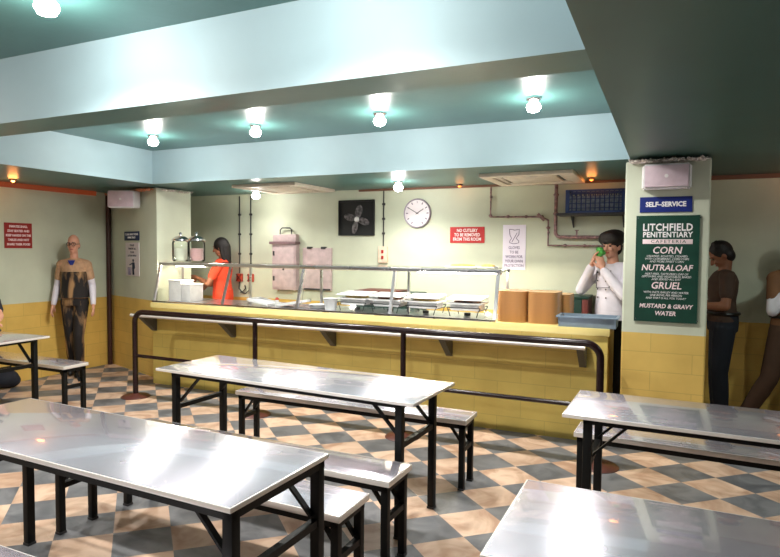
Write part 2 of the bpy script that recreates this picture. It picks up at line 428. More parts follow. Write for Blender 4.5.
# warm orange lamps near the walls
OR = mat('orange_lamp_glow', (255, 190, 120), emit=(255, 170, 90), estr=9, noise=0)
for x, y, P, nm in [(-6.55, 4.28, 3.2, 'small orange spotlight above the red notice on the left wall'), (-.72, 6.38, 1.6, 'small orange lamp above the blue crate'),
                    (1.02, 6.35, .9, 'orange lamp on the dark ceiling at the right edge'), (-2.15, 6.5, .5, 'tiny orange lamp above the red cutlery sign')]:
    t = thing('warm_spotlight', nm, 'spotlight', (x, y, 2.34), 0, 'orange spotlights')
    MB().lathe([(0, 0), (.035, 0), (.035, -.012), (.02, -.016), (0, -.016)], n=20).build('housing', RUST, t)
    MB().lathe([(0, -.015), (.016, -.016), (.018, -.026), (0, -.034)], n=16).build('bulb', OR if x < -3 else mat('dim_orange_bulb', (255, 150, 80), emit=(255, 130, 50), estr=3, noise=0), t)
    lamp_obj('glow', 'POINT', (0, 0, -.055), P*.4, (1, .33, .08), .05, t)
# orange light strips along the wall tops
ROPE = mat('orange_light_strip', (116, 58, 38), emit=(205, 90, 42), estr=.15, noise=0)
ROPED = mat('dim_orange_light_strip', (112, 78, 60), emit=(170, 90, 60), estr=.02, noise=0)
tag(MB().box(XL, XL+.035, 2.2, 5.62, 2.282, 2.34).build('light_strip', ROPE), 'glowing orange light strip along the top of the left wall', 'light strip')
tag(MB().box(-3.5, -.33, YB-.025, YB, 2.315, 2.34).build('light_strip', ROPED), 'dim orange light strip along the top of the kitchen wall', 'light strip')
tag(MB().box(.29, 2.3, YB-.03, YB, 2.3, 2.34).build('light_strip', ROPED), 'dim orange light strip above the dark wall at the right', 'light strip')

# ceiling cassettes
def cassette(cx, cy, label):
    t = thing('ceiling_cassette', label, 'air conditioner', (cx, cy, 2.34), 0, 'ceiling cassettes')
    b = MB(); R0, R1 = .44, .34
    for (x0, x1, y0, y1) in ((-R0, R0, -R0, -R1), (-R0, R0, R1, R0), (-R0, -R1, -R1, R1), (R1, R0, -R1, R1)): b.box(x0, x1, y0, y1, -.035, 0, bev=.004)
    b.build('frame', CREAM, t)
    MB().box(-R1, R1, -R1, R1, -.012, 0).build('recess', DGREY, t)
    b = MB()
    for (x0, x1, y0, y1) in ((-R1+.02, R1-.02, -R1+.01, -R1+.05), (-R1+.02, R1-.02, R1-.05, R1-.01), (-R1+.01, -R1+.05, -.26, .26), (R1-.05, R1-.01, -.26, .26)): b.box(x0, x1, y0, y1, -.025, -.012)
    b.build('louvre', CREAM, t)
    MB().box(-.25, .25, -.25, .25, -.03, -.011, bev=.004).build('grille', CREAM, t)
cassette(-4.2, 6.05, 'cream square ceiling cassette at the left, beside the bright spotlight')
cassette(-1.24, 6.1, 'cream square ceiling cassette at the right, above the pipes')

# ------------------------------------------------------------------ counter
ct = thing('serving_counter', 'long yellow block serving counter running between the two pillars', 'counter', (-2.94, 5.55, 0))
def cb(*a, **k):
    a = list(a); a[0] += 2.94; a[1] += 2.94; a[2] -= 5.55; a[3] -= 5.55
    return MB().box(*a, **k)
cb(-5.49, -.43, 5.22, 5.9, 0, .90).build('body', COUNTER, ct)
cb(-5.50, -.415, 5.195, 5.92, .90, .96, bev=.006).build('countertop', mat('yellow_countertop', (230, 210, 136), rough=.35, noise=.06, nscale=3), ct)
cb(-5.48, -1.42, 5.215, 5.9, .96, .966).build('steel_inlay', STEELR, ct)
# tray slide
ts = thing('tray_slide', 'steel tray slide with grey brackets along the counter front', 'shelf', (-3.03, 5.05, 0))
b = MB(); b.box(-2.46, 2.46, -.14, .145, .838, .85); b.build('shelf', STEEL, ts)
MB().tube([(-2.46, -.145, .838), (2.46, -.145, .838)], .018, 14).build('front_lip', EDGE, ts)
for x in (-5.45, -4.29, -3.03, -1.80, -.62):
    t = MB().prism([(-.10, -.838), (.169, -.838), (.169, -.63), (.145, -.63)], -.028, .028, Matrix.Translation((x+3.03, 0, 0)) @ Matrix(((0, 0, 1, 0), (1, 0, 0, 0), (0, -1, 0, 0), (0, 0, 0, 1))))
    t.build('bracket', BRKT, ts, smooth=False)
# queue rail
rl = thing('queue_rail', 'dark maroon tubular queue rail on round floor bases before the counter', 'railing', (-2.8, 4.65, 0))
def arc(cx, cz, r, a0, a1, n=8): return [(cx+r*math.cos(a0+(a1-a0)*i/n), 0, cz+r*math.sin(a0+(a1-a0)*i/n)) for i in range(n+1)]
x0, x1, zt, rr = -2.35, 2.37, .915, .11
pts = [(x0, 0, .03)]+arc(x0+rr, zt-rr, rr, PI, PI/2)+arc(x1-rr, zt-rr, rr, PI/2, 0)+[(x1, 0, .03)]
MB().tube(pts, .028, 16).build('handrail', RAIL, rl)
MB().tube([(x0, 0, .446), (x1, 0, .446)], .018, 14).build('lower_rail', RAIL, rl)
for x in (-.77, .78): MB().tube([(x, 0, .03), (x, 0, zt)], .024, 14).build('post', RAIL, rl)
for x in (x0, -.77, .78, x1): MB().lathe([(0, .04), (.03, .04), (.05, .026), (.13, .018), (.15, .004), (.15, 0), (0, 0)], (x, 0, 0), 32).build('base_plate', RUST, rl)

# sneeze guard
sg = thing('sneeze_guard', 'glass and steel sneeze guard standing on the serving counter', 'sneeze guard', (-3.4, 5.4, .967))
L0, L1 = -5.50+3.4, -1.38+3.4
for a, bx in ((-5.49, -5.49), (-4.47, -4.44), (-3.49, -3.47), (-2.42, -2.42), (-1.39, -1.39)):
    MB().bar((a+3.4, -.162, .012), (bx+3.4, -.05, .43), .03, .018).build('post', STEELR, sg)
    MB().bar((bx+3.4+.0, .30, 0), (bx+3.4, .30, .44), .022, .022).build('rear_post', STEELR, sg)
b = MB(); b.box(L0, L1+.012, -.07, -.035, .425, .46, bev=.005); b.build('front_rail', STEELR, sg)
b = MB(); b.box(L0, L1+.012, .29, .315, .43, .455); b.build('rear_rail', STEELR, sg)
for bx in (-5.47, -3.47, -1.39): MB().box(bx+3.4-.012, bx+3.4+.012, -.035, .29, .43, .452).build('cross_rail', STEELR, sg)
MB().box(L0+.02, L1, -.03, .30, .461, .469).build('top_glass', GLASS, sg)
MB().box(L0, L1, -.18, -.155, 0, .012).build('bottom_rail', CHROME, sg)
g = MB()
for i, (a, bx) in enumerate([(-5.44, -4.49), (-4.43, -3.52), (-3.44, -2.45), (-2.39, -1.41)]):
    MB().prism([(a+3.4, .014), (bx+3.4, .014), (bx+3.4, .43), (a+3.4, .43)], -.003, .003, Matrix.Translation((0, -.16, .003)) @ Matrix.Rotation(math.atan2(.43, .115), 4, 'X')).build('glass_panel', GLASS, sg)
# heat lamp tubes under the shelf
HEAT = mat('warm_white_tube', (255, 244, 225), emit=(255, 240, 215), estr=130, noise=0)
for x0_, x1_, lb in ((-2.25, -1.42, 'bright tube lamp under the right end of the sneeze guard shelf'), (-5.42, -4.95, 'bright tube lamp under the left end of the sneeze guard shelf')):
    t = thing('tube_lamp', lb, 'lamp', ((x0_+x1_)/2, 5.53, 1.391)); h = (x1_-x0_)/2
    MB().tube([(-h, 0, 0), (h, 0, 0)], .014, 12).build('tube', HEAT, t)
    b = MB()
    for s in (-1, 1): b.box(s*h-.012, s*h+.012, -.018, .018, -.018, .036)
    b.box(-h, h, -.02, .02, .018, .036); b.build('fitting', WHITE, t)

# ------------------------------------------------------------------ things on the counter
# beverage dispensers
def dispenser(x, y, label, col_m):
    t = thing('drink_dispenser', label, 'drink dispenser', (x, y, 1.437), 0, 'drink dispensers')
    b = MB(); b.lathe([(0, .004), (.085, .004), (.098, .02), (.098, .23), (.085, .25), (.08, .25), (.092, .228), (.092, .024), (.08, .01), (0, .01)], n=32)
    b.build('jar', GLASS, t)
    MB().lathe([(0, .014), (.075, .014), (.075, .16), (0, .16)], n=24).build('drink', col_m, t)
    MB().lathe([(.098, .245), (.104, .25), (.1, .27), (.06, .3), (.015, .31), (.012, .325), (.022, .335), (.012, .35), (0, .352)], n=32).build('lid', CHROME, t)
    b = MB(); b.cyl((0, -.09, .05), (0, -.13, .05), .012); b.cyl((0, -.125, .055), (0, -.125, .015), .009); b.build('tap', CHROME, t)
dispenser(-5.34, 5.52, 'glass drink dispenser with chrome lid, nearer the left pillar', mat('pale_drink', (206, 206, 190), rough=.3))
dispenser(-5.09, 5.52, 'glass drink dispenser with chrome lid and pinkish drink, beside the person in orange', mat('pink_drink', (190, 150, 150), rough=.3))
# white cutlery caddies at the left
for x0_, x1_, h, lb in ((-5.43, -5.24, .25, 'tall white plastic container at the left end of the counter'), (-5.225, -5.09, .21, 'shorter white container beside the tall white one on the counter')):
    t = thing('white_container', lb, 'container', ((x0_+x1_)/2, 5.52, .966), 0, 'white containers'); r = (x1_-x0_)/2
    b = MB(); b.box(-r, r, -.11, .11, 0, h*.93, bev=.01); b.build('body', WHITE, t)
    MB().box(-r-.006, r+.006, -.116, .116, h*.93, h, bev=.006).build('lid', WHITE, t)
# tilted white platters
def platter(x, y, z, rx, ry, label, w_=.30, d_=.24, g='white serving platters'):
    t = thing('serving_platter', label, 'platter', (x, y, z), 0, g); t.rotation_euler = (rx, ry, 0)
    b = MB(); b.box(-w_/2, w_/2, -d_/2, d_/2, 0, .01, bev=.003)
    b.build('plate', WHITE, t)
    b = MB()
    for (a, c, d, e) in ((-w_/2, w_/2, -d_/2, -d_/2+.015), (-w_/2, w_/2, d_/2-.015, d_/2), (-w_/2, -w_/2+.015, -d_/2, d_/2), (w_/2-.015, w_/2, -d_/2, d_/2)): b.box(a, c, d, e, .008, .028, bev=.003)
    b.build('rim', WHITE, t)
platter(-4.10, 5.50, .996, 0, math.radians(10), 'white platter tilted down towards the right on the counter, left one of a pair')
platter(-3.70, 5.50, .996, 0, math.radians(-10), 'white platter tilted up towards the right on the counter, right one of a pair')
t = thing('salt_shaker', 'small white shaker with red top between the two tilted white platters', 'shaker', (-3.9, 5.47, .966))
MB().lathe([(0, 0), (.022, 0), (.02, .07), (0, .07)], n=20).build('body', WHITE, t); MB().lathe([(.021, .07), (.021, .085), (.01, .098), (0, .1)], n=20).build('cap', ORANGEP, t)
for k in range(4):
    p = tag(MB().lathe([(0, 0), (.06, 0), (.105, .014), (.11, .018), (.1, .016), (.058, .006), (0, .006)], n=32).build('plate', WHITE), 'white plate in the low stack beside the tilted platters' if k < 3 else 'topmost white plate of the low stack beside the tilted platters', 'plate', 'stacked white plates')
    p.location = (-3.38, 5.50, .966+k*.009)
t = thing('serving_bowl', 'white flared serving bowl left of the chafing dishes', 'bowl', (-3.20, 5.44, .966))
MB().lathe([(0, 0), (.055, 0), (.06, .01), (.075, .11), (.085, .12), (.08, .12), (.07, .108), (.05, .015), (0, .012)], n=32).build('bowl', WHITE, t)
# chafing dishes
def chafer(x, label, side):
    t = thing('chafing_dish', label, 'chafing dish', (x, 5.55, .970), 0, 'chafing dishes')
    b = MB(); W, D = .165, .13
    for sx in (-1, 1):
        for sy in (-1, 1): b.tube([(sx*W, sy*D, .085), (sx*(W-.02), sy*D, .05), (sx*(W-.035), sy*D, 0)], .0045, 8)
        b.tube([(sx*(W-.01), -D, .06), (sx*(W-.01), D, .06)], .004, 8)
    for sy in (-1, 1): b.tube([(-W, sy*D, .085), (W, sy*D, .085)], .005, 8)
    b.build('wire_stand', DGREY, t)
    b = MB(); b.prism([(-W+.02, -D+.02), (W-.02, -D+.02), (W-.02, D-.02), (-W+.02, D-.02)], .055, .12, bev=.01)
    b.box(-W-.008, W+.008, -D-.008, D+.008, .115, .13, bev=.004); b.build('pan', WHITE, t)
    MB().ell((0, 0, .133), (W-.03, D-.03, .022)).build('food', FOODR if side else FOODY, t)
    b = MB(); b.box(-W-.01, W+.01, -D-.01, D+.01, .168, .178, Matrix.Rotation(math.radians(5), 4, 'X'), bev=.004)
    for sx in (-1, 1): b.bar((sx*W, D, .12), (sx*W, D+.005, .18), .008, .008)
    b.build('lid_tray', WHITE, t)
    MB().lathe([(0, 0), (.03, 0), (.03, .028), (.01, .03), (0, .03)], (0, 0, 0), 20).build('burner', DGREY, t)
for i, (x, lb) in enumerate([(-2.94, 'leftmost of the four white chafing dishes behind the glass'), (-2.56, 'second from left of the four white chafing dishes'),
                (-2.17, 'third from left of the four white chafing dishes'), (-1.74, 'rightmost of the four white chafing dishes behind the glass')]): chafer(x, lb, i % 2)
# shallow food trays on the glass shelf
for x, c, lb, r in ((-1.78, FOODY, 'flat white tray of yellow food on the sneeze guard shelf', .15), (-1.53, FOODY, 'small white dish of yellow food at the right end of the shelf', .08)):
    t = thing('food_tray', lb, 'food tray', (x, 5.50, 1.437))
    b = MB(); b.prism([(-r, -.09), (r, -.09), (r, .09), (-r, .09)], 0, .012, bev=.003); b.build('tray', WHITE, t)
    MB().ell((0, 0, .018), (r*.85, .07, .016)).build('food', c, t)
# stacks of brown cafeteria trays
def rrect(w_, d_, r, n=6):
    o = []
    for cx, cy, a0 in ((w_/2-r, d_/2-r, 0), (-w_/2+r, d_/2-r, PI/2), (-w_/2+r, -d_/2+r, PI), (w_/2-r, -d_/2+r, 1.5*PI)):
        for i in range(n+1): o.append((cx+r*math.cos(a0+PI/2*i/n), cy+r*math.sin(a0+PI/2*i/n)))
    return o
proto = None
def tray():
    b = MB(); b.prism(rrect(.258, .34, .06), 0, .0105); b.prism(rrect(.266, .35, .064), .0095, .0125)
    return b.build('cafeteria_tray', BROWN)
for x, y, n, lb, z0 in ((-1.262, 5.48, 22, 'left stack, beside the sneeze guard', .96), (-.99, 5.48, 22, 'middle stack, behind the tray slide', .96), (-.93, 5.80, 19, 'rear stack, behind the grey cutlery bin', .96)):
    for k in range(n):
        if proto is None: proto = tray(); o = proto
        else: o = proto.copy(); C.objects.link(o)
        o.location = (x+random.uniform(-.0015, .0015), y, z0+.0008+k*.0126)
        tag(o, ('topmost brown cafeteria tray of the ' if k == n-1 else 'brown cafeteria tray within the ')+lb, 'tray', 'stacked brown cafeteria trays')
# cutlery bin
t = thing('cutlery_bin', 'shallow grey-blue plastic cutlery bin at the right end of the counter', 'bin', (-.60, 5.335, .961))
def frustum(b, w0, d0, w1, d1, z0, z1):
    b.loft([((0, 0, z0), w0, d0, (1, 0, 0), (0, 1, 0)), ((0, 0, z1), w1, d1, (1, 0, 0), (0, 1, 0))], 4)
b = MB()
for s in (-1, 1):
    b.box(-.22, .22, s*.11-.004, s*.11+.004, 0, .085, Matrix.Translation((0, s*.11, .001)) @ Matrix.Rotation(-s*.12, 4, 'X') @ Matrix.Translation((0, -s*.11, 0))); b.box(s*.225-.004, s*.225+.004, -.115, .115, 0, .085, Matrix.Translation((s*.225, 0, .001)) @ Matrix.Rotation(s*.06, 4, 'Y') @ Matrix.Translation((-s*.225, 0, 0)))
b.box(-.22, .22, -.11, .11, 0, .006); b.build('tub', BIN, t)
b = MB()
for (a, c, d, e) in ((-.25, .25, -.14, -.118), (-.25, .25, .118, .14), (-.25, -.226, -.13, .13), (.226, .25, -.13, .13)): b.box(a, c, d, e, .08, .092, bev=.003)
b.build('rim', BIN, t)
b = MB()
for x in (-.08, .07): b.box(x-.004, x+.004, -.11, .11, .005, .07)
b.build('divider', BIN, t)
for i, (x, m_, lb) in enumerate([(-.15, CHROME, 'spoon lying in the left slot of the cutlery bin'), (0, CHROME, 'spoon lying in the middle slot of the cutlery bin'), (.15, CHROME, 'spoon lying in the right slot of the cutlery bin')]):
    b = MB(); b.ell((0, -.05, .0), (.018, .028, .006)); b.bar((0, -.03, 0), (0, .07, .004), .008, .003)
    o = tag(b.build('spoon', m_), lb, 'spoon', 'spoons in the cutlery bin'); o.location = (-.60+x, 5.33, .975)
# green boxes behind the counter
t = thing('storage_chest', 'dark green chest with brown end behind the cutlery bin', 'chest', (-1.10, 6.44, 0))
MB().box(-.25, .33, -.19, .19, 0, 1.12, bev=.01).build('body', DGREEN, t)
MB().box(.33, .39, -.19, .19, 0, 1.12, bev=.01).build('end_panel', BRRED, t)
MB().box(-.26, .395, -.2, .2, 1.12, 1.145, bev=.006).build('lid', DGREEN, t)
t = thing('storage_chest', 'dark green chest with brown top rim behind the chafing dishes', 'chest', (-2.85, 6.2, 0))
MB().box(-.36, .36, -.2, .2, 0, 1.12, bev=.01).build('body', DGREEN, t)
MB().box(-.37, .12, -.21, .21, 1.12, 1.14, bev=.004).build('rim', BRRED, t)

# ------------------------------------------------------------------ back wall things
Y = YB
def clamps(b, x, zs, r=.014):
    for z in zs: b.box(x-r, x+r, Y-.03, Y, z-.012, z+.012)
for x, z1, lb in ((-5.35, 1.26, 'thin dark cable pipe down to the left red socket'), (-5.16, 1.26, 'thin dark cable pipe down to the right red socket'), (-3.16, 1.62, 'thin dark cable pipe above the cream wall switch')):
    t = thing('conduit_pipe', lb, 'pipe', (x, Y, z1), 0, 'thin cable pipes')
    MB().tube([(0, -.016, 0), (0, -.016, 2.315-z1)], .0075, 10).build('pipe', DGREY, t)
    for k in range(1, 4):
        z = (2.33-z1)*k/4; MB().box(-.014, .014, -.03, 0, z-.012, z+.012).build('clamp', DGREY, t)
for x, lb in ((-5.35, 'left red-orange wall socket below the cable pipes'), (-5.16, 'right red-orange wall socket below the cable pipes')):
    t = thing('wall_socket', lb, 'socket', (x, Y, 1.20), 0, 'red sockets')
    MB().box(-.045, .045, -.035, 0, -.055, .055, bev=.006).build('plate', ORANGEP, t)
    b = MB(); b.bar((-.04, -.04, -.045), (.04, -.04, .045), .012, .012); b.bar((-.04, -.04, .045), (.04, -.04, -.045), .012, .012); b.build('cross', BRRED, t)
b = MB(); b.tube([(-5.35, Y-.02, 1.145), (-5.36, Y-.02, 1.05), (-5.31, Y-.02, 1.0), (-5.25, Y-.02, 1.05), (-5.26, Y-.02, 1.10)], .008, 8)
b.tube([(-5.33, Y-.03, 1.0), (-5.24, Y-.03, .985), (-5.18, Y-.03, 1.03), (-5.16, Y-.02, 1.145)], .008, 8)
tag(b.build('cable', DGREY), 'dark looped cable hanging between the two red sockets', 'cable')
t = thing('wall_switch', 'cream wall switch box with red buttons above the sneeze guard', 'switch', (-3.16, Y, 1.54))
MB().box(-.058, .058, -.04, 0, -.10, .10, bev=.006).build('box', mat('cream_switch', (226, 200, 176), rough=.5), t)
for z in (.035, -.035): MB().box(-.014, .014, -.05, -.03, z-.02, z+.02, bev=.003).build('button', DRED, t)
# pink metal cabinet with handle, and clipboard panel
t = thing('fuse_cabinet', 'narrow pinkish metal wall cabinet with a hooped handle on top', 'cabinet', (-4.57, Y, 1.06))
MB().box(-.185, .185, -.09, 0, 0, .60, bev=.006).build('body', PANELP, t)
MB().box(-.165, .165, -.10, -.088, .03, .57, bev=.003).build('door', PANELP, t)
MB().box(-.215, .20, -.12, 0, .60, .635, bev=.004).build('ledge', mat('dark_pinkish_metal', (130, 104, 106), rough=.5), t)
MB().box(-.18, .18, -.08, 0, .635, .73, bev=.006).build('hood', PANELP, t)
MB().tube([(-.09, -.04, .72), (-.09, -.04, .79), (-.06, -.04, .815), (.06, -.04, .815), (.09, -.04, .79), (.09, -.04, .72)], .009, 10).build('handle', DGREY, t)
b = MB()
for z in (.15, .48): b.box(-.16, -.14, -.112, -.098, z-.03, z+.03)
b.box(-.01, .01, -.112, -.098, .26, .31); b.build('hinge', DGREY, t)
t = thing('clip_panel', 'pinkish flat wall panel held by two dark clips at its top', 'panel', (-4.10, Y, 1.07))
MB().box(-.215, .215, -.03, 0, 0, .545, bev=.005).build('board', PANELP, t)
for x in (-.11, .10): MB().box(x-.03, x+.03, -.05, 0, .53, .56, bev=.004).build('clip', DGREY, t)
MB().box(-.19, .2, -.034, -.02, .0, .022).build('lower_edge', DGREY, t)
# fan panel
t = thing('extractor_fan', 'square black panel with a grey four-bladed fan on the back wall', 'fan', (-3.535, Y, 1.993))
b = MB(); b.box(-.245, .245, -.012, 0, -.215, .215)
for (x0_, x1_, z0_, z1_) in ((-.25, .25, .2, .22), (-.25, .25, -.22, -.2), (-.25, -.235, -.2, .2), (.235, .25, -.2, .2)): b.box(x0_, x1_, -.03, 0, z0_, z1_)
b.build('housing', mat('black_panel', (14, 14, 16), rough=.5), t)
FANB = mat('grey_blade', (104, 98, 100), rough=.5, noise=.5, nscale=30)
for k in range(4):
    a = math.radians(75+90*k)
    m_ = Matrix.Translation((.01, -.022, -.02)) @ Matrix.Rotation(PI/2-a, 4, 'Y') @ Matrix.Rotation(.2, 4, 'Z')
    b = MB(); b.ell((0, 0, .10), (.045, .006, .085)); b.bm.transform(m_); b.build('blade', FANB, t)
MB().lathe([(0, .055), (.02, .052), (.034, .03), (.034, 0)], (.01, 0, -.02), 24, 'Y').build('hub', INK, t)
# clock
t = thing('wall_clock', 'round white wall clock with dark thin rim showing ten to two', 'clock', (-2.715, Y, 2.035))
MB().lathe([(0, 0), (.172, 0), (.176, .02), (.170, .034), (.158, .03), (.158, .02), (0, .02)], n=48, axis='Y').build('rim', mat('clock_rim', (150, 138, 150), rough=.4), t)
MB().lathe([(0, .022), (.157, .022), (.157, .018)], n=48, axis='Y').build('dial', mat('clock_face', (236, 226, 230), rough=.5, noise=0), t)
b = MB()
for k in range(12):
    a = k*PI/6; b.bar((math.sin(a)*.118, -.0235, math.cos(a)*.118), (math.sin(a)*.145, -.0235, math.cos(a)*.145), .002, .012)
b.build('hour_marks', mat('clock_print', (120, 104, 124), rough=.5, noise=0), t)
for a, L, w_, nm in ((math.radians(58), .095, .008, 'hour_hand'), (math.radians(-60), .125, .006, 'minute_hand')):
    MB().bar((-math.sin(a)*.02, -.027, -math.cos(a)*.02), (math.sin(a)*L, -.027, math.cos(a)*L), .003, w_).build(nm, DGREY, t)
# signs on the back wall
t = thing('cutlery_sign', 'red sign with white words on the back wall right of the clock', 'sign', (-2.10, Y, 1.776))
MB().box(-.205, .205, -.008, 0, -.092, .092).build('board', RED, t)
for i, s_ in enumerate(['NO CUTLERY', 'TO BE REMOVED', 'FROM THIS ROOM']): text(s_, .052, INK, t, (0, -.009, .05-i*.05), bold=.0009, sx=.78)
t = thing('glove_sign', 'tall white notice with a glove drawing on the back wall', 'sign', (-1.553, Y, 1.637))
MB().box(-.128, .128, -.008, 0, -.25, .25).build('board', mat('white_notice', (238, 230, 244), rough=.5, noise=0), t)
b = MB()
gl = [(-.055, .20), (-.05, .14), (-.03, .10), (-.05, .07), (-.05, .05), (-.01, .04), (.01, .04), (.05, .05), (.05, .07), (.02, .10), (.05, .14), (.055, .20), (.03, .195), (.0, .19), (-.03, .20), (-.055, .20)]
b.tube([(x, -.010, z) for x, z in gl], .0035, 6); b.tube([(-.025, -.010, .06), (.03, -.010, .16)], .003, 6); b.build('drawing', LILAC, t)
for i, s_ in enumerate(['GLOVES', 'TO BE', 'WORN FOR', 'YOUR OWN', 'PROTECTION']): text(s_, .044, LILAC, t, (0, -.009, -.005-i*.05), bold=.0006, sx=.8)
# rusty pipes
Y = YB-.003
b = MB(); yy = Y-.03
b.tube([(-1.82, yy, 2.31), (-1.82, yy, 1.977), (-1.26, yy, 1.97)], .011, 10)
b.tube([(-1.26, yy, 1.97), (-1.18, yy, 1.93), (-1.18, yy, 1.66), (-.42, yy, 1.655)], .011, 10)
for p in ((-1.82, 1.99), (-1.62, 1.977), (-1.42, 1.973), (-1.25, 1.97), (-1.18, 1.85), (-1.0, 1.66), (-.8, 1.658)): b.ell((p[0], yy, p[1]), (.022, .02, .018), sub=2)
b.bar((-1.29, yy-.02, 2.0), (-1.22, yy-.02, 1.93), .03, .03)
for z in (2.2, 1.8): b.box((-1.82 if z > 2 else -1.18)-.012, (-1.82 if z > 2 else -1.18)+.012, yy, Y, z-.01, z+.01)
tag(b.build('water_pipe', PIPE), 'thin rusty pink pipe stepping down the back wall by the white notice', 'pipe')
b = MB(); yy = Y-.05
b.tube([(-1.10, yy, 2.31), (-1.10, yy, 1.79), (-1.08, yy, 1.762), (-1.05, yy, 1.75), (-.42, yy, 1.745)], .019, 12)
for p in ((-1.10, 2.2), (-1.10, 2.0), (-.92, 1.748), (-.84, 1.748)): b.ell((p[0], yy, p[1]), (.03, .028, .02), sub=2)
b.bar((-.88, yy, 1.75), (-.88, yy, 1.82), .016, .016); b.bar((-.90, yy, 1.82), (-.86, yy, 1.82), .01, .01)
for z in (2.1, 1.9): b.box(-1.11, -1.09, yy, Y, z-.012, z+.012)
tag(b.build('water_pipe', PIPE), 'thicker rusty pipe with a valve bending towards the cook', 'pipe')
Y = YB
t = thing('wall_shelf', 'narrow dark shelf on the back wall under the blue crate', 'shelf', (-.72, Y, 1.98))
MB().box(-.34, .36, -.26, 0, -.012, .012, bev=.004).build('board', DGREY, t)
for x in (-.2, .3): MB().prism([(0, 0), (-.2, 0), (0, -.12)], -.006, .006, Matrix.Translation((x, 0, -.012)) @ Matrix(((0, 0, 1, 0), (1, 0, 0, 0), (0, 1, 0, 0), (0, 0, 0, 1)))).build('bracket', DGREY, t, smooth=False)
t = thing('plastic_crate', 'blue slatted plastic crate on the dark wall shelf', 'crate', (-.68, Y-.14, 1.992))
b = MB(); W, D, H_ = .27, .12, .235
for z in (0, H_-.02):
    for s in (-1, 1): b.box(-W, W, s*D-.006, s*D+.006, z, z+.02); b.box(s*W-.006, s*W+.006, -D, D, z, z+.02)
for k in range(13):
    x = -W+2*W*k/12
    for s in (-1, 1): b.box(x-.006, x+.006, s*D-.004, s*D+.004, 0, H_)
for k in range(1, 5):
    z = H_*k/5
    for s in (-1, 1): b.box(-W, W, s*D-.004, s*D+.004, z-.004, z+.004); b.box(s*W-.004, s*W+.004, -D, D, z-.004, z+.004)
for s in (-1, 1): b.box(s*W-.02, s*W+.02, -D-.006, -D+.006, 0, H_)
b.box(-W, W, -D, D, 0, .006); b.build('basket', BCRATE, t)
MB().box(-W+.02, W-.02, -D+.02, D-.02, .006, .17).build('contents', mat('grey_contents', (165, 175, 190), rough=.6, noise=.3, nscale=30), t)

# ------------------------------------------------------------------ pillar things
YP = 5.205
def speaker(loc, rz, label, w_=.36, h_=.19, d_=.12):
    t = thing('wall_speaker', label, 'speaker', loc, rz, 'wall speakers')
    b = MB(); b.prism([(-w_/2, 0), (w_/2, 0), (w_/2-.02, -d_), (-w_/2+.02, -d_)], -h_/2, h_/2, bev=.012); b.build('cabinet', WHITE, t)
    MB().box(-w_/2+.028, w_/2-.028, -d_-.004, -d_+.004, -h_/2+.014, h_/2-.014, bev=.002).build('grille', SPK, t)
    MB().lathe([(.014, 0), (.014, .004), (0, .005)], (0, -d_-.003, 0), 16, 'Y').build('badge', INK, t)
    return t
speaker((-.026, YP, 2.182), 0, 'white wall speaker above the SELF-SERVICE sign on the right pillar')
# left pillar local frame: face from (-6.93,5.86) to (-5.46,5.28)
dP = V((1.31, -.44, 0)).normalized(); aP = math.atan2(dP.y, dP.x)
def onL(s, z, off=0):   # s metres from left corner along the left pillar's face
    p = V((-6.93, 5.86, z))+dP*s; n = V((dP.y, -dP.x, 0)); p = p+n*off; return p
def sL(X): return (X+6.93)/dP.x
t = speaker(tuple(onL(.86, 2.195, .14)), math.radians(22), 'white wall speaker at the top of the left pillar', w_=.37, h_=.21, d_=.15)
MB().bar((0, -.02, 0), (-.10, .13, 0), .04, .04).build('bracket', DGREY, t)
t = thing('self_service_sign', 'navy SELF-SERVICE sign on the right pillar below the speaker', 'sign', (-.026, YP, 1.972))
MB().box(-.187, .187, -.008, 0, -.060, .060).build('board', NAVY, t)
text('SELF\u2013SERVICE', .052, INK, t, (0, -.0085, 0), bold=.002, sx=.92)
t = thing('menu_board', 'dark green canteen menu board hanging on the right pillar', 'sign', (0, YP, 1.465))
MB().box(-.235, .218, -.014, 0, -.42, .42).build('board', GREEN, t)
text('LITCHFIELD', .078, INK, t, (-.008, -.0145, .325), bold=.0022, sx=.82, spacing=1.08)
text('PENITENTIARY', .058, INK, t, (-.008, -.0145, .268), bold=.0018, sx=.86, spacing=1.08)
MB().box(-.185, .172, -.0165, -.012, .197, .234, bev=.001).build('title_bar', PINK, t)
text('CAFETERIA', .034, GREEN, t, (0, -.017, .2155), sx=1.2, spacing=1.3)
for s_, z, sz in (('CORN', .145, .076), ('NUTRALOAF', .008, .066), ('GRUEL', -.133, .076), ('MUSTARD & GRAVY', -.295, .046), ('WATER', -.352, .048)):
    text(s_, sz, PINK, t, (-.008, -.0145, z), bold=.0012, shear=.18, sx=.95 if sz > .055 else .92)
for s_, z in (('CREAMED, ROASTED, STEAMED', .100), ('WITH CORNBREAD, CORN CHIPS', .079), ('AND MORE SWEET CORN', .058), ('MEAT-FREE, TASTE-FREE LOAF OF', -.040), ('LEFTOVERS AND VEGETABLES, BAKED', -.061), ('AND SERVED ALL DAY', -.082),
              ('WITH OATS, BARLEY AND WATER', -.185), ('ONE BOWL PER PERSON', -.208), ('AND THAT IS ALL FOR TODAY', -.231)):
    text(s_, .0225, INK, t, (-.008, -.0145, z), shear=.2, sx=.92)
for s in (-1, 1):
    for z in (-.40, .40): MB().lathe([(0, .004), (.005, .003), (.006, 0)], (s*.222, -.014, z), 10, 'Y').build('screw', CHROME, t)
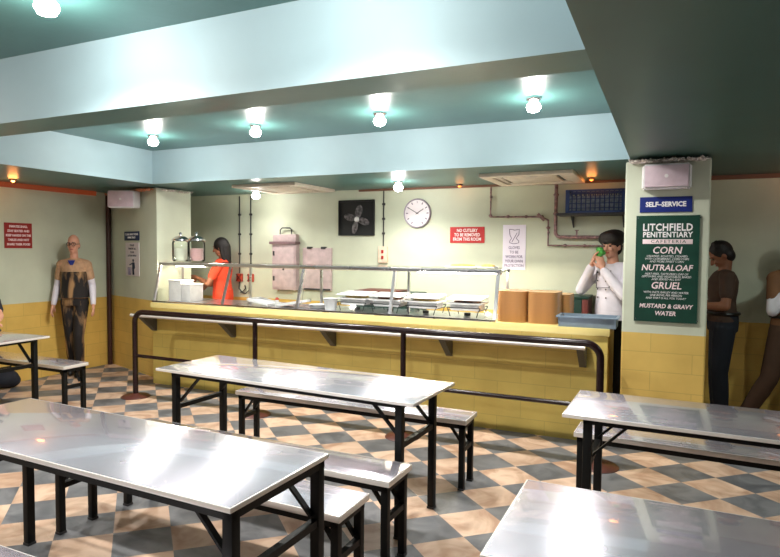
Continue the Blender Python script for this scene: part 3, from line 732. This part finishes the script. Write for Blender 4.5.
# left pillar signs
t = thing('tray_sign', 'small dark blue sign with white words on the left pillar', 'sign', tuple(onL(.69, 1.75)), aP)
MB().box(-.22, .22, -.008, 0, -.058, .058, bev=.003).build('board', DNAVY, t)
text('CLEAR AWAY YOUR', .036, INK, t, (0, -.009, .02), bold=.001, sx=1.15); text('OWN TRAY', .036, INK, t, (0, -.009, -.022), bold=.001, sx=1.2)
t = thing('litter_sign', 'white litter notice with a navy figure and bin on the left pillar', 'sign', tuple(onL(.70, 1.45)), aP)
MB().box(-.2, .2, -.006, 0, -.215, .215).build('board', mat('white_notice_2', (222, 212, 214), rough=.5, noise=0), t)
for i, s_ in enumerate(['PLEASE', 'THROW ALL', 'YOUR', 'LITTER AWAY']): text(s_, .034, PRINTN, t, (0, -.0065, .18-i*.045), sx=1.2)
b = MB(); q = -.0075
b.ell((.02, q, -.015), (.017, .002, .02), sub=2); b.prism([(0, .04), (.045, .04), (.055, .11), (.035, .13), (.04, .2), (.005, .2), (.0, .12)], -.001, .001, Matrix.Translation((0, q, 0)) @ Matrix(((1, 0, 0, 0), (0, 0, 1, 0), (0, -1, 0, 0), (0, 0, 0, 1))))
b.bar((.0, q, -.055), (-.055, q, -.075), .002, .014); b.bm.transform(Matrix.Diagonal((1.5, 1, 1, 1))); b.build('figure', PRINTN, t)
b = MB(); b.tube([(-.085, q, -.11), (-.075, q, -.2), (-.03, q, -.2), (-.02, q, -.11), (-.085, q, -.11)], .003, 6)
for x in (-.065, -.053, -.040): b.tube([(x, q, -.11), (x, q, -.2)], .002, 6)
b.bm.transform(Matrix.Diagonal((1.5, 1, 1, 1))); b.build('bin_drawing', LILAC, t)
t = thing('rules_notice', 'red square notice with five lines of white words on the left wall', 'sign', (XL, 4.575, 1.73), PI/2)
MB().box(-.165, .165, -.008, 0, -.148, .148).build('board', DRED, t)
for i, s_ in enumerate(['INMATES SHALL', 'STAY SEATED AND', 'KEEP HANDS ON THE', 'TABLES AND NOT', 'SHARE THEIR FOOD']): text(s_, .036, PINK, t, (0, -.009, .105-i*.052), bold=.0012, sx=.85)

# ------------------------------------------------------------------ tables and benches
def table_set(kind, L, D, H, th, label, group, loc, rz, inset=.03):
    t = thing(kind, label, 'table' if kind == 'canteen_table' else 'bench', loc, rz, group)
    b = MB(); b.box(-L/2, L/2, -D/2, D/2, H-th, H, bev=.003); b.build('tabletop' if kind == 'canteen_table' else 'seat', STEEL, t)
    b = MB(); e = .005
    for s in (-1, 1):
        b.box(-L/2-e, L/2+e, s*D/2-e, s*D/2+e, H-th-.001, H-.0015, bev=.0015); b.box(s*L/2-e, s*L/2+e, -D/2, D/2, H-th-.001, H-.0015, bev=.0015)
    b.build('edge_trim', EDGE, t)
    fx, fy = L/2-inset, D/2-(.045 if inset > .05 else .012); lw = .042 if kind == 'canteen_table' else .038
    ah = .034; z1 = H-th
    b = MB()
    for s in (-1, 1):
        b.box(-fx, fx, s*fy-(.028 if s > 0 else 0), s*fy+(0 if s > 0 else .028), z1-ah, z1)
        b.box(s*fx-(.028 if s > 0 else 0), s*fx+(0 if s > 0 else .028), -fy, fy, z1-ah, z1)
    b.build('frame', BLACK, t)
    zc = H*.66 if kind == 'canteen_table' else H*.56
    for sx in (-1, 1):
        xl = sx*(fx-lw/2)
        for sy in (-1, 1):
            yl = sy*(fy-lw/2)
            b = MB(); b.box(xl-lw/2, xl+lw/2, yl-lw/2, yl+lw/2, .012, z1-.001, bev=.005); lg = b.build('leg', BLACK, t)
            MB().box(xl-lw/2-.002, xl+lw/2+.002, yl-lw/2-.002, yl+lw/2+.002, 0, .014, bev=.002).build('foot_cap', DGREY, lg)
            br = .21 if kind == 'canteen_table' else .11
            xi = xl-sx*(br)
            MB().bar((xl-sx*.005, yl-sy*.03, zc+.03), (xi, yl-sy*.03, z1-.012), .024, .012).build('brace', BLACK, t)
        MB().bar((xl, -fy+lw/2, zc), (xl, fy-lw/2, zc), .03, .03).build('crossbar', BLACK, t)
    if kind == 'canteen_table':
        for sx in (-1, 1):
            MB().tube([(sx*(fx-.17), -D/2+.06, z1-.02), (sx*(fx-.17), D/2-.06, z1-.02)], .007, 8).build('fold_rod', BLACK, t)
    return t
TG, BG = 'steel canteen tables', 'steel canteen benches'
def cbench(label, cx, cy, rz, L=1.88, D=.265): return table_set('canteen_bench', L, D, .48, .03, label, BG, (cx, cy, 0), rz, inset=.012)
table_set('canteen_table', 1.891, 0.566, .785, .018, 'large steel-topped table in the front left, nearest the viewer', TG, (-2.166, 1.783, 0), -.029, inset=.004)
table_set('canteen_table', 1.930, 0.582, .785, .018, 'steel-topped table in the middle, parallel to the queue rail', TG, (-2.155, 3.251, 0), -.05, inset=.09)
table_set('canteen_table', 1.891, 0.572, .785, .018, 'steel-topped table at the right that mirrors the menu board', TG, (0.497, 3.337, 0), -.025, inset=.09)
table_set('canteen_table', 1.891, 0.582, .785, .018, 'steel-topped table in the bottom right corner of the photo', TG, (0.514, 1.828, 0), .0, inset=.004)
table_set('canteen_table', 1.20, 0.567, .785, .018, 'steel-topped table at the far left by the wall', TG, (-5.726, 3.356, 0), .03, inset=.09)
cbench('steel bench between the front left table and the middle table', -2.116, 2.735, -.015, 1.846)
cbench('steel bench tucked close behind the front left table', -2.146, 2.303, -.015, 1.846)
cbench('steel bench behind the middle table, next to the queue rail', -2.121, 3.874, 0, 1.885, .25)
cbench('steel bench behind the right table that mirrors the menu board', 0.432, 3.913, -.04, 1.846, .25)
cbench('steel bench beside the far left table, near the walking person', -5.966, 3.913, 0, 1.70, .26)
cbench('steel bench in the bottom left corner, before the front left table', -2.160, 1.247, 0, 1.866, .28)

# ------------------------------------------------------------------ people
def hand(b, wrist, d, n, s=1.0, curl=.5, thumb=1):
    """palm + five fingers. d: pointing dir, n: palm normal, thumb: side sign"""
    d = V(d).normalized(); n = V(n); n = (n-d*n.dot(d)).normalized(); sd = d.cross(n)*thumb
    w0 = V(wrist)
    b.cap(w0, w0+d*.02*s, .024*s, .026*s)
    rot = Matrix((sd, d, n)).transposed()
    b.ell(w0+d*.055*s, (.041*s, .048*s, .018*s), rot)
    for k, (o, L) in enumerate(((.030, .066), (.010, .076), (-.011, .071), (-.030, .056))):
        p = w0+d*.09*s+sd*o*s; dirn = d; q = p
        segs = (.45, .3, .25); r = .0098*s
        for j, f in enumerate(segs):
            dirn = (Quaternion(d.cross(n), 0) @ dirn)
            a = curl*(.35 if j == 0 else .8)
            dirn = (dirn*math.cos(a)+n*math.sin(a)).normalized() if j == 0 else (dirn*math.cos(a)+(n-dirn*n.dot(dirn)).normalized()*math.sin(a)).normalized() if (n-dirn*n.dot(dirn)).length > .05 else dirn
            q2 = q+dirn*L*f*s; b.cap(q, q2, r, r*.92); q = q2; r *= .93
    p = w0+d*.03*s+sd*.03*s; q = p+(sd*.6+d*.7+n*.25).normalized()*.038*s; b.cap(p, q, .0125*s, .011*s)
    q2 = q+(d*.95+n*(.2+curl*.4)+sd*.1).normalized()*.032*s; b.cap(q, q2, .0108*s, .009*s)

def person(label, at, face, skin, pose, top, top_m, bottom_m, hair_m, hair, sleeves='long', undersleeve=None, scale=1.0, extra=None, sm=None, glasses=False, voxel=.0075, hat=False, belt=True, slim=1.0):
    """pose in local metres; +X = forward, +Y = the figure's left, Z up"""
    root = thing('person', label, 'person', at, face)
    root.scale = (scale, scale*slim, scale)
    P = {k: V(v) for k, v in pose.items()}
    hd, nk, ch, pv = P['head'], P['neck'], P['chest'], P['pelvis']
    look = P.get('look', V((1, 0, 0))).normalized()
    hup = (hd-nk).normalized(); hup = V((0, 0, 1))*.7+hup*.3; hup = (hup-look*hup.dot(look)).normalized()
    hs = hup.cross(look)            # figure's left
    HR = Matrix((look, hs, hup)).transposed()
    spine = (nk-pv).normalized(); shd = (P['shL']-P['shR']).normalized()
    fw = shd.cross(spine).normalized(); hpd = (P['hipL']-P['hipR']).normalized()
    def torso(b, g=0, low=.0):
        st = []
        for f, rx, ry in ((-.10+low, .155, .105), (.04, .168, .115), (.22, .155, .105), (.42, .140, .098), (.62, .160, .112), (.80, .170, .112), (.90, .140, .092), (.96, .095, .075), (1.0, .062, .06)):
            c = pv.lerp(nk, f)+fw*(.012*math.sin(f*PI))
            dd = (hpd*(1-f)+shd*f).normalized() if f > 0 else hpd
            st.append((c, rx+g, ry+g, dd, fw))
        b.loft(st, 28)
        b.cap(P['shL'], nk+V((0, 0, -.05)), .055+g, .055+g); b.cap(P['shR'], nk+V((0, 0, -.05)), .055+g, .055+g)
    def arm(b, s, g=0, upto=2.0):
        a, e, wv = P['sh'+s], P['el'+s], P['wr'+s]
        b.cap(a, e if upto >= 1 else a.lerp(e, upto), .050+g, (.040 if upto >= 1 else .045)+g)
        if upto > 1:
            m_ = e.lerp(wv, .3); end = e.lerp(wv, min(1, upto-1))
            b.cap(e, m_, .040+g, .039+g)
            if upto > 1.3: b.cap(m_, end, .039+g, .039+(.027-.039)*min(1, upto-1)+g)
    def leg(b, s, g=0, upto=2.0):
        a, k, an = P['hip'+s], P['kn'+s], P['an'+s]
        b.cap(a, k, .082+g, .056+g); m_ = k.lerp(an, .3); b.cap(k, m_, .054+g, .056+g); b.cap(m_, k.lerp(an, upto-1), .056+g, .038+g*1.2)
    # body: one continuous surface
    b = MB(); torso(b)
    b.cap(nk-V((0, 0, .03)), hd-hup*.06-look*.012, .056, .05)
    b.ell(hd+hup*.02-look*.008, (.095, .075, .105), HR); b.ell(hd-hup*.045+look*.018, (.068, .058, .068), HR)
    b.ell(hd-hup*.088+look*.052, (.024, .028, .02), HR)                       # chin
    b.cap(hd+look*.086+hup*.012, hd+look*.108-hup*.026, .010, .014)           # nose
    for s in (-1, 1):
        b.ell(hd+look*.094-hup*.028+hs*s*.011, (.008, .008, .007), HR, 2)     # nostrils
        b.ell(hd+hs*s*.077-hup*.01-look*.01, (.018, .009, .03), HR, 2)        # ears
        b.ell(hd+look*.074-hup*.028+hs*s*.035, (.018, .02, .02), HR, 2)       # cheeks
        b.ell(hd+look*.084+hup*.03+hs*s*.028, (.010, .024, .008), HR, 2)      # brow ridge
    for s in 'LR':
        arm(b, s); leg(b, s)
        e, wv = P['el'+s], P['wr'+s]; d = P.get('hd'+s, (wv-e)); n_ = P.get('pn'+s, V((0, -1 if s == 'L' else 1, 0)))
        hand(b, wv, d, n_, curl=pose_curl.get(s, .45) if (pose_curl := pose.get('_curl', {}) if isinstance(pose.get('_curl', {}), dict) else {}) else .45, thumb=(1 if s == 'L' else -1)*P.get('th', V((1, 0, 0))).x)
        an = P['an'+s]; td = P.get('toe'+s, V((1, 0, 0))).normalized(); b.cap(an-V((0, 0, .03)), an+td*.12-V((0, 0, .05)), .038, .032)
    body = b.fused('body', skin, root, voxel, 2)
    # face details
    for s in (-1, 1):
        o = MB().ell(hd+look*.0795+hup*.008+hs*s*.030, (.009, .014, .007), HR, 2).build('eye', EYEW, root)
        MB().cap(hd+look*.090+hup*.030+hs*s*.014, hd+look*.080+hup*.032+hs*s*.046, .0042, .003).build('eyebrow', hair_m if hair != 'bald' else HAIRG, root)
    MB().ell(hd+look*.083-hup*.056, (.010, .023, .007), HR, 2).build('mouth', LIPS, root)
    if glasses:
        b = MB()
        for s in (-1, 1):
            c = hd+look*.105+hup*.006+hs*s*.033
            b.tube([c+hs*.027*math.cos(a)+hup*.020*math.sin(a) for a in [2*PI*k/14 for k in range(15)]], .0035, 6)
            b.tube([c+hs*s*.027, hd+hs*s*.082+look*.0+hup*.01], .003, 6)
        b.tube([hd+look*.108+hup*.010-hs*.008, hd+look*.108+hup*.010+hs*.008], .003, 6)
        b.build('glasses', BLACK, root)
    # hair
    b = MB()
    if hair == 'short':
        b.ell(hd+hup*.035-look*.022, (.100, .085, .103), HR); b.ell(hd-look*.05-hup*.02, (.06, .078, .075), HR)
        for k in range(26):
            a = random.uniform(0, 2*PI); e_ = random.uniform(.2, 1.4)
            b.ell(hd+hup*(.035+.1*math.sin(e_))-look*(.02-.085*math.cos(e_)*math.cos(a)*.8)+hs*.08*math.cos(e_)*math.sin(a), (.018, .018, .014), HR, 1)
    elif hair == 'long':
        b.ell(hd+hup*.032-look*.02, (.104, .09, .106), HR); b.cap(hd-look*.06, nk-look*.07-V((0, 0, .08)), .075, .05)
        for s in (-1, 1): b.cap(hd+hs*s*.07-look*.03, nk+hs*s*.07-look*.04-V((0, 0, .04)), .03, .022)
    elif hair == 'bald':
        b.ell(hd-look*.05-hup*.012, (.050, .079, .055), HR)
    h = b.fused('hair', hair_m, root, .007, 2)
    if hat:
        b = MB(); b.ell(hd+hup*.075-look*.012, (.13, .125, .085), HR); b.ell(hd+hup*.105-look*.045, (.10, .10, .06), HR); b.ell(hd+hup*.10+look*.05, (.07, .09, .05), HR)
        b.fused('hat', HAIRB, root, .008, 3)
        b = MB(); c = hd+hup*.045-look*.005
        b.tube([c+look*.107*math.cos(a)+hs*.093*math.sin(a) for a in [2*PI*k/24 for k in range(25)]], .014, 8); b.build('hat_band', HAIRB, root)
    # clothing
    b = MB(); torso(b, .014, 0)
    up = {'short': .6, 'long': 1.93, 'none': 0}[sleeves]
    if up:
        for s in 'LR': arm(b, s, .014, up)
    b.fused(top, top_m, root, .009, 4)
    if undersleeve:
        b = MB()
        for s in 'LR': arm(b, s, .009, 1.95)
        b.fused('undershirt', undersleeve, root, .009, 2)
    b = MB()
    b.loft([(pv+V((0, 0, .10)), .168, .122, hpd, fw), (pv, .182, .13, hpd, fw), (pv-V((0, 0, .08)), .175, .125, hpd, fw)], 28)
    for s in 'LR': leg(b, s, .018, 1.94)
    b.fused('trousers', bottom_m, root, .009, 3)
    b = MB(); c = pv+V((0, 0, .085))
    if belt: b.tube([c+hpd*.176*math.cos(a)+fw*.130*math.sin(a) for a in [2*PI*k/28 for k in range(29)]], .015, 8).build('belt', SHOE, root)
    for s in 'LR':
        an = P['an'+s]; td = P.get('toe'+s, V((1, 0, 0))).normalized()
        b = MB(); b.cap(an+V((0, 0, .03)), an-V((0, 0, .035)), .05, .048); b.cap(an-V((0, 0, .04))-td*.02, an-V((0, 0, .047))+td*.15, .046, .038)
        zmin = an.z-.09
        sh = b.fused('shoe', sm or SHOE, root, .008, 2)
        for v in sh.data.vertices: v.co.z = max(v.co.z, zmin+.002)
    if extra: extra(root, P, HR)
    return root

STAND = dict(head=(.02, 0, 1.63), neck=(0, 0, 1.46), chest=(0, 0, 1.25), pelvis=(0, 0, .96), shL=(0, .17, 1.375), shR=(0, -.17, 1.375),
             elL=(-.02, .23, 1.12), elR=(-.02, -.23, 1.12), wrL=(.06, .25, .89), wrR=(.06, -.25, .89),
             hipL=(0, .09, .92), hipR=(0, -.09, .92), knL=(.03, .10, .51), knR=(.02, -.10, .51), anL=(0, .105, .09), anR=(0, -.105, .09))
def P_(**k): d = dict(STAND); d.update(k); return d
# 1. the person at the left wall
fold = mat('tan_and_dark_print_cloth', (178, 140, 98), rough=.8, noise=0)
nt = fold.node_tree; n = nt.nodes.new('ShaderNodeTexNoise'); n.inputs['Scale'].default_value = 3.6; n.inputs['Distortion'].default_value = .6; n.inputs['Detail'].default_value = 5
tcn = nt.nodes.new('ShaderNodeTexCoord'); mp = nt.nodes.new('ShaderNodeMapping'); mp.inputs['Scale'].default_value = (2.2, 2.2, .7)
nt.links.new(tcn.outputs['Object'], mp.inputs['Vector']); nt.links.new(mp.outputs['Vector'], n.inputs['Vector'])
r = nt.nodes.new('ShaderNodeValToRGB'); r.color_ramp.elements[0].position = .50; r.color_ramp.elements[1].position = .64
r.color_ramp.elements[0].color = col(26, 20, 20); r.color_ramp.elements[1].color = col(170, 130, 88)
nt.links.new(n.outputs['Fac'], r.inputs['Fac']); nt.links.new(r.outputs['Color'], nt.nodes['Principled BSDF'].inputs['Base Color'])
def vest(root, P, HR):
    b = MB(); st = []
    for z, rx, ry in ((.98, .198, .148), (1.06, .19, .14), (1.16, .182, .136), (1.26, .19, .14), (1.30, .185, .136)): st.append(((.005, 0, z), rx, ry, (0, 1, 0), (1, 0, 0)))
    b.loft(st, 28); b.build('waist_wrap', fold, root)
    b = MB(); b.prism([(-.05, 0), (.05, 0), (0, -.09)], -.004, .004, Matrix.Translation((.118, 0, 1.44)) @ Matrix(((0, 0, 1, 0), (1, 0, 0, 0), (0, 1, 0, 0), (0, 0, 0, 1))))
    b.build('neckline', NAVY, root)
person('bald person in glasses and a tan V-neck uniform, standing by the left wall', (-6.665, 5.10, 0), math.radians(-52), SKIN,
       P_(wrL=(.10, .27, .90), wrR=(.03, -.27, .90), anL=(.06, .07, .09), anR=(-.08, -.06, .09), knL=(.10, .07, .51), knR=(.0, -.07, .51)),
       'tunic', TAN, fold, HAIRG, 'bald', sleeves='short', undersleeve=WCLOTH, scale=1.0, extra=vest, glasses=True, slim=.86)
# 2. the server in orange behind the counter
person('long-haired person in an orange top reaching behind the left end of the counter', (-5.40, 6.35, 0), math.radians(200), SKIND,
       P_(head=(.03, 0, 1.61), elL=(.10, .27, 1.14), wrL=(.30, .10, 1.20), elR=(.05, -.23, 1.13), wrR=(.25, -.10, 1.10), hdL=(1, -.2, .1), look=(1, 0, -.25)),
       'orange_top', OCLOTH, OCLOTH, HAIRB, 'long', sleeves='short', belt=False)
# 3. the cook holding green food to the mouth
def cook_extra(root, P, HR):
    b = MB(); c = P['head']+V((.155, .0, -.055))
    for k in range(12):
        a = random.uniform(0, 2*PI); b.ell(c+V((random.uniform(-.02, .02), .03*math.cos(a), .03*math.sin(a))), (.024, .026, .022), sub=2)
    b.fused('green_food', mat('green_food', (80, 170, 74), rough=.6, noise=.3, nscale=50), root, .006, 1)
    b = MB()
    for k in range(4):
        for s in (-1, 1): b.ell((.142+.003*k, s*.05, 1.10+k*.08), (.006, .009, .009), sub=2)
    b.build('button', DGREY, root)
    b = MB(); b.tube([(.13, .09, 1.36), (.145, .09, 1.2), (.142, -.07, 1.19), (.13, -.08, 1.36)], .004, 6); b.build('piping', DGREY, root)
person('cook in a white jacket and dark hat holding green food to the mouth', (-.49, 6.36, 0), math.radians(-128), SKIN,
       P_(head=(.03, 0, 1.585), neck=(0, 0, 1.42), shL=(.0, .175, 1.37), shR=(.0, -.175, 1.37), elL=(.13, .26, 1.13), elR=(.16, -.25, 1.16), wrL=(.20, .06, 1.37), wrR=(.22, -.06, 1.40),
          hdL=(.05, -.35, 1), hdR=(.0, .35, 1), pnL=(-.5, -1, 0), pnR=(-.5, 1, 0), look=(1, .25, -.05)),
       'chef_jacket', WCLOTH, WCLOTH, HAIRB, 'short', sleeves='long', belt=False, scale=1.04, extra=cook_extra, hat=True)
# 4. person half hidden behind the right pillar
person('dark-haired person looking down, half hidden behind the right pillar', (.475, 6.28, 0), math.radians(186), SKIND,
       P_(head=(.03, 0, 1.57), neck=(.0, 0, 1.43), elL=(.02, .24, 1.12), wrL=(.24, .20, 1.12), look=(1, 0, -.7), elR=(.02, -.22, 1.12), wrR=(.2, -.15, 1.1)),
       'shirt', mat('dark_brown_shirt', (70, 48, 36), rough=.8), NCLOTH, HAIRB, 'short', sleeves='short', slim=.9)
# 5. person leaving the frame at the right
person('person in brown trousers and white sleeves standing at the right edge', (1.0, 6.22, 0), math.radians(-60), SKIND,
       P_(elL=(.1, .24, 1.16), elR=(.07, -.235, 1.10), wrR=(.17, -.13, 1.33), wrL=(.25, .08, 1.3), hdR=(.4, .5, .5), hdL=(.4, -.5, .5), pnR=(0, 1, .3), pnL=(0, -1, .3),
          anR=(-.14, -.34, .09), knR=(.0, -.19, .50), anL=(.05, .10, .09), toeR=(1, -.5, 0)),
       'vest', KHAKI, mat('dark_brown_trousers', (78, 52, 36), rough=.8), HAIRB, 'short', sleeves='short', undersleeve=WCLOTH)
# 6. seated person just at the left edge
person('seated person in dark clothes, only a forearm in view, at the far left table', (-6.66, 3.99, 0), math.radians(-80), SKIN,
       dict(head=(.06, 0, 1.24), neck=(.02, 0, 1.07), chest=(0, 0, .85), pelvis=(0, 0, .605), shL=(.02, .175, 1.01), shR=(.02, -.175, 1.01),
            elL=(.16, .40, .88), elR=(.16, -.22, .87), wrL=(.36, .56, .835), wrR=(.38, -.1, .835), hdL=(.6, .7, 0), hdR=(1, .2, 0), pnL=(0, 0, -1), pnR=(0, 0, -1),
            hipL=(.04, .09, .58), hipR=(.04, -.09, .58), knL=(.42, .12, .54), knR=(.42, -.12, .54), anL=(.40, .12, .09), anR=(.34, -.12, .09)),
       'jacket', NCLOTH, mat('brown_dark_cloth', (50, 30, 28), rough=.8), HAIRB, 'short', sleeves='short')
t = thing('duffel_bag', 'black bag on the floor against the left wall under the bench', 'bag', (-6.76, 4.27, 0))
b = MB(); b.ell((0, 0, .11), (.13, .15, .105)); b.ell((.02, .05, .08), (.10, .11, .08)); bb = b.fused('bag', NCLOTH, t, .012, 3)
for v in bb.data.vertices: v.co.z = max(v.co.z, .002)
MB().tube([(0, -.08, .18), (.02, -.06, .24), (.02, .06, .24), (0, .08, .18)], .010, 8).build('handle', BLACK, t)
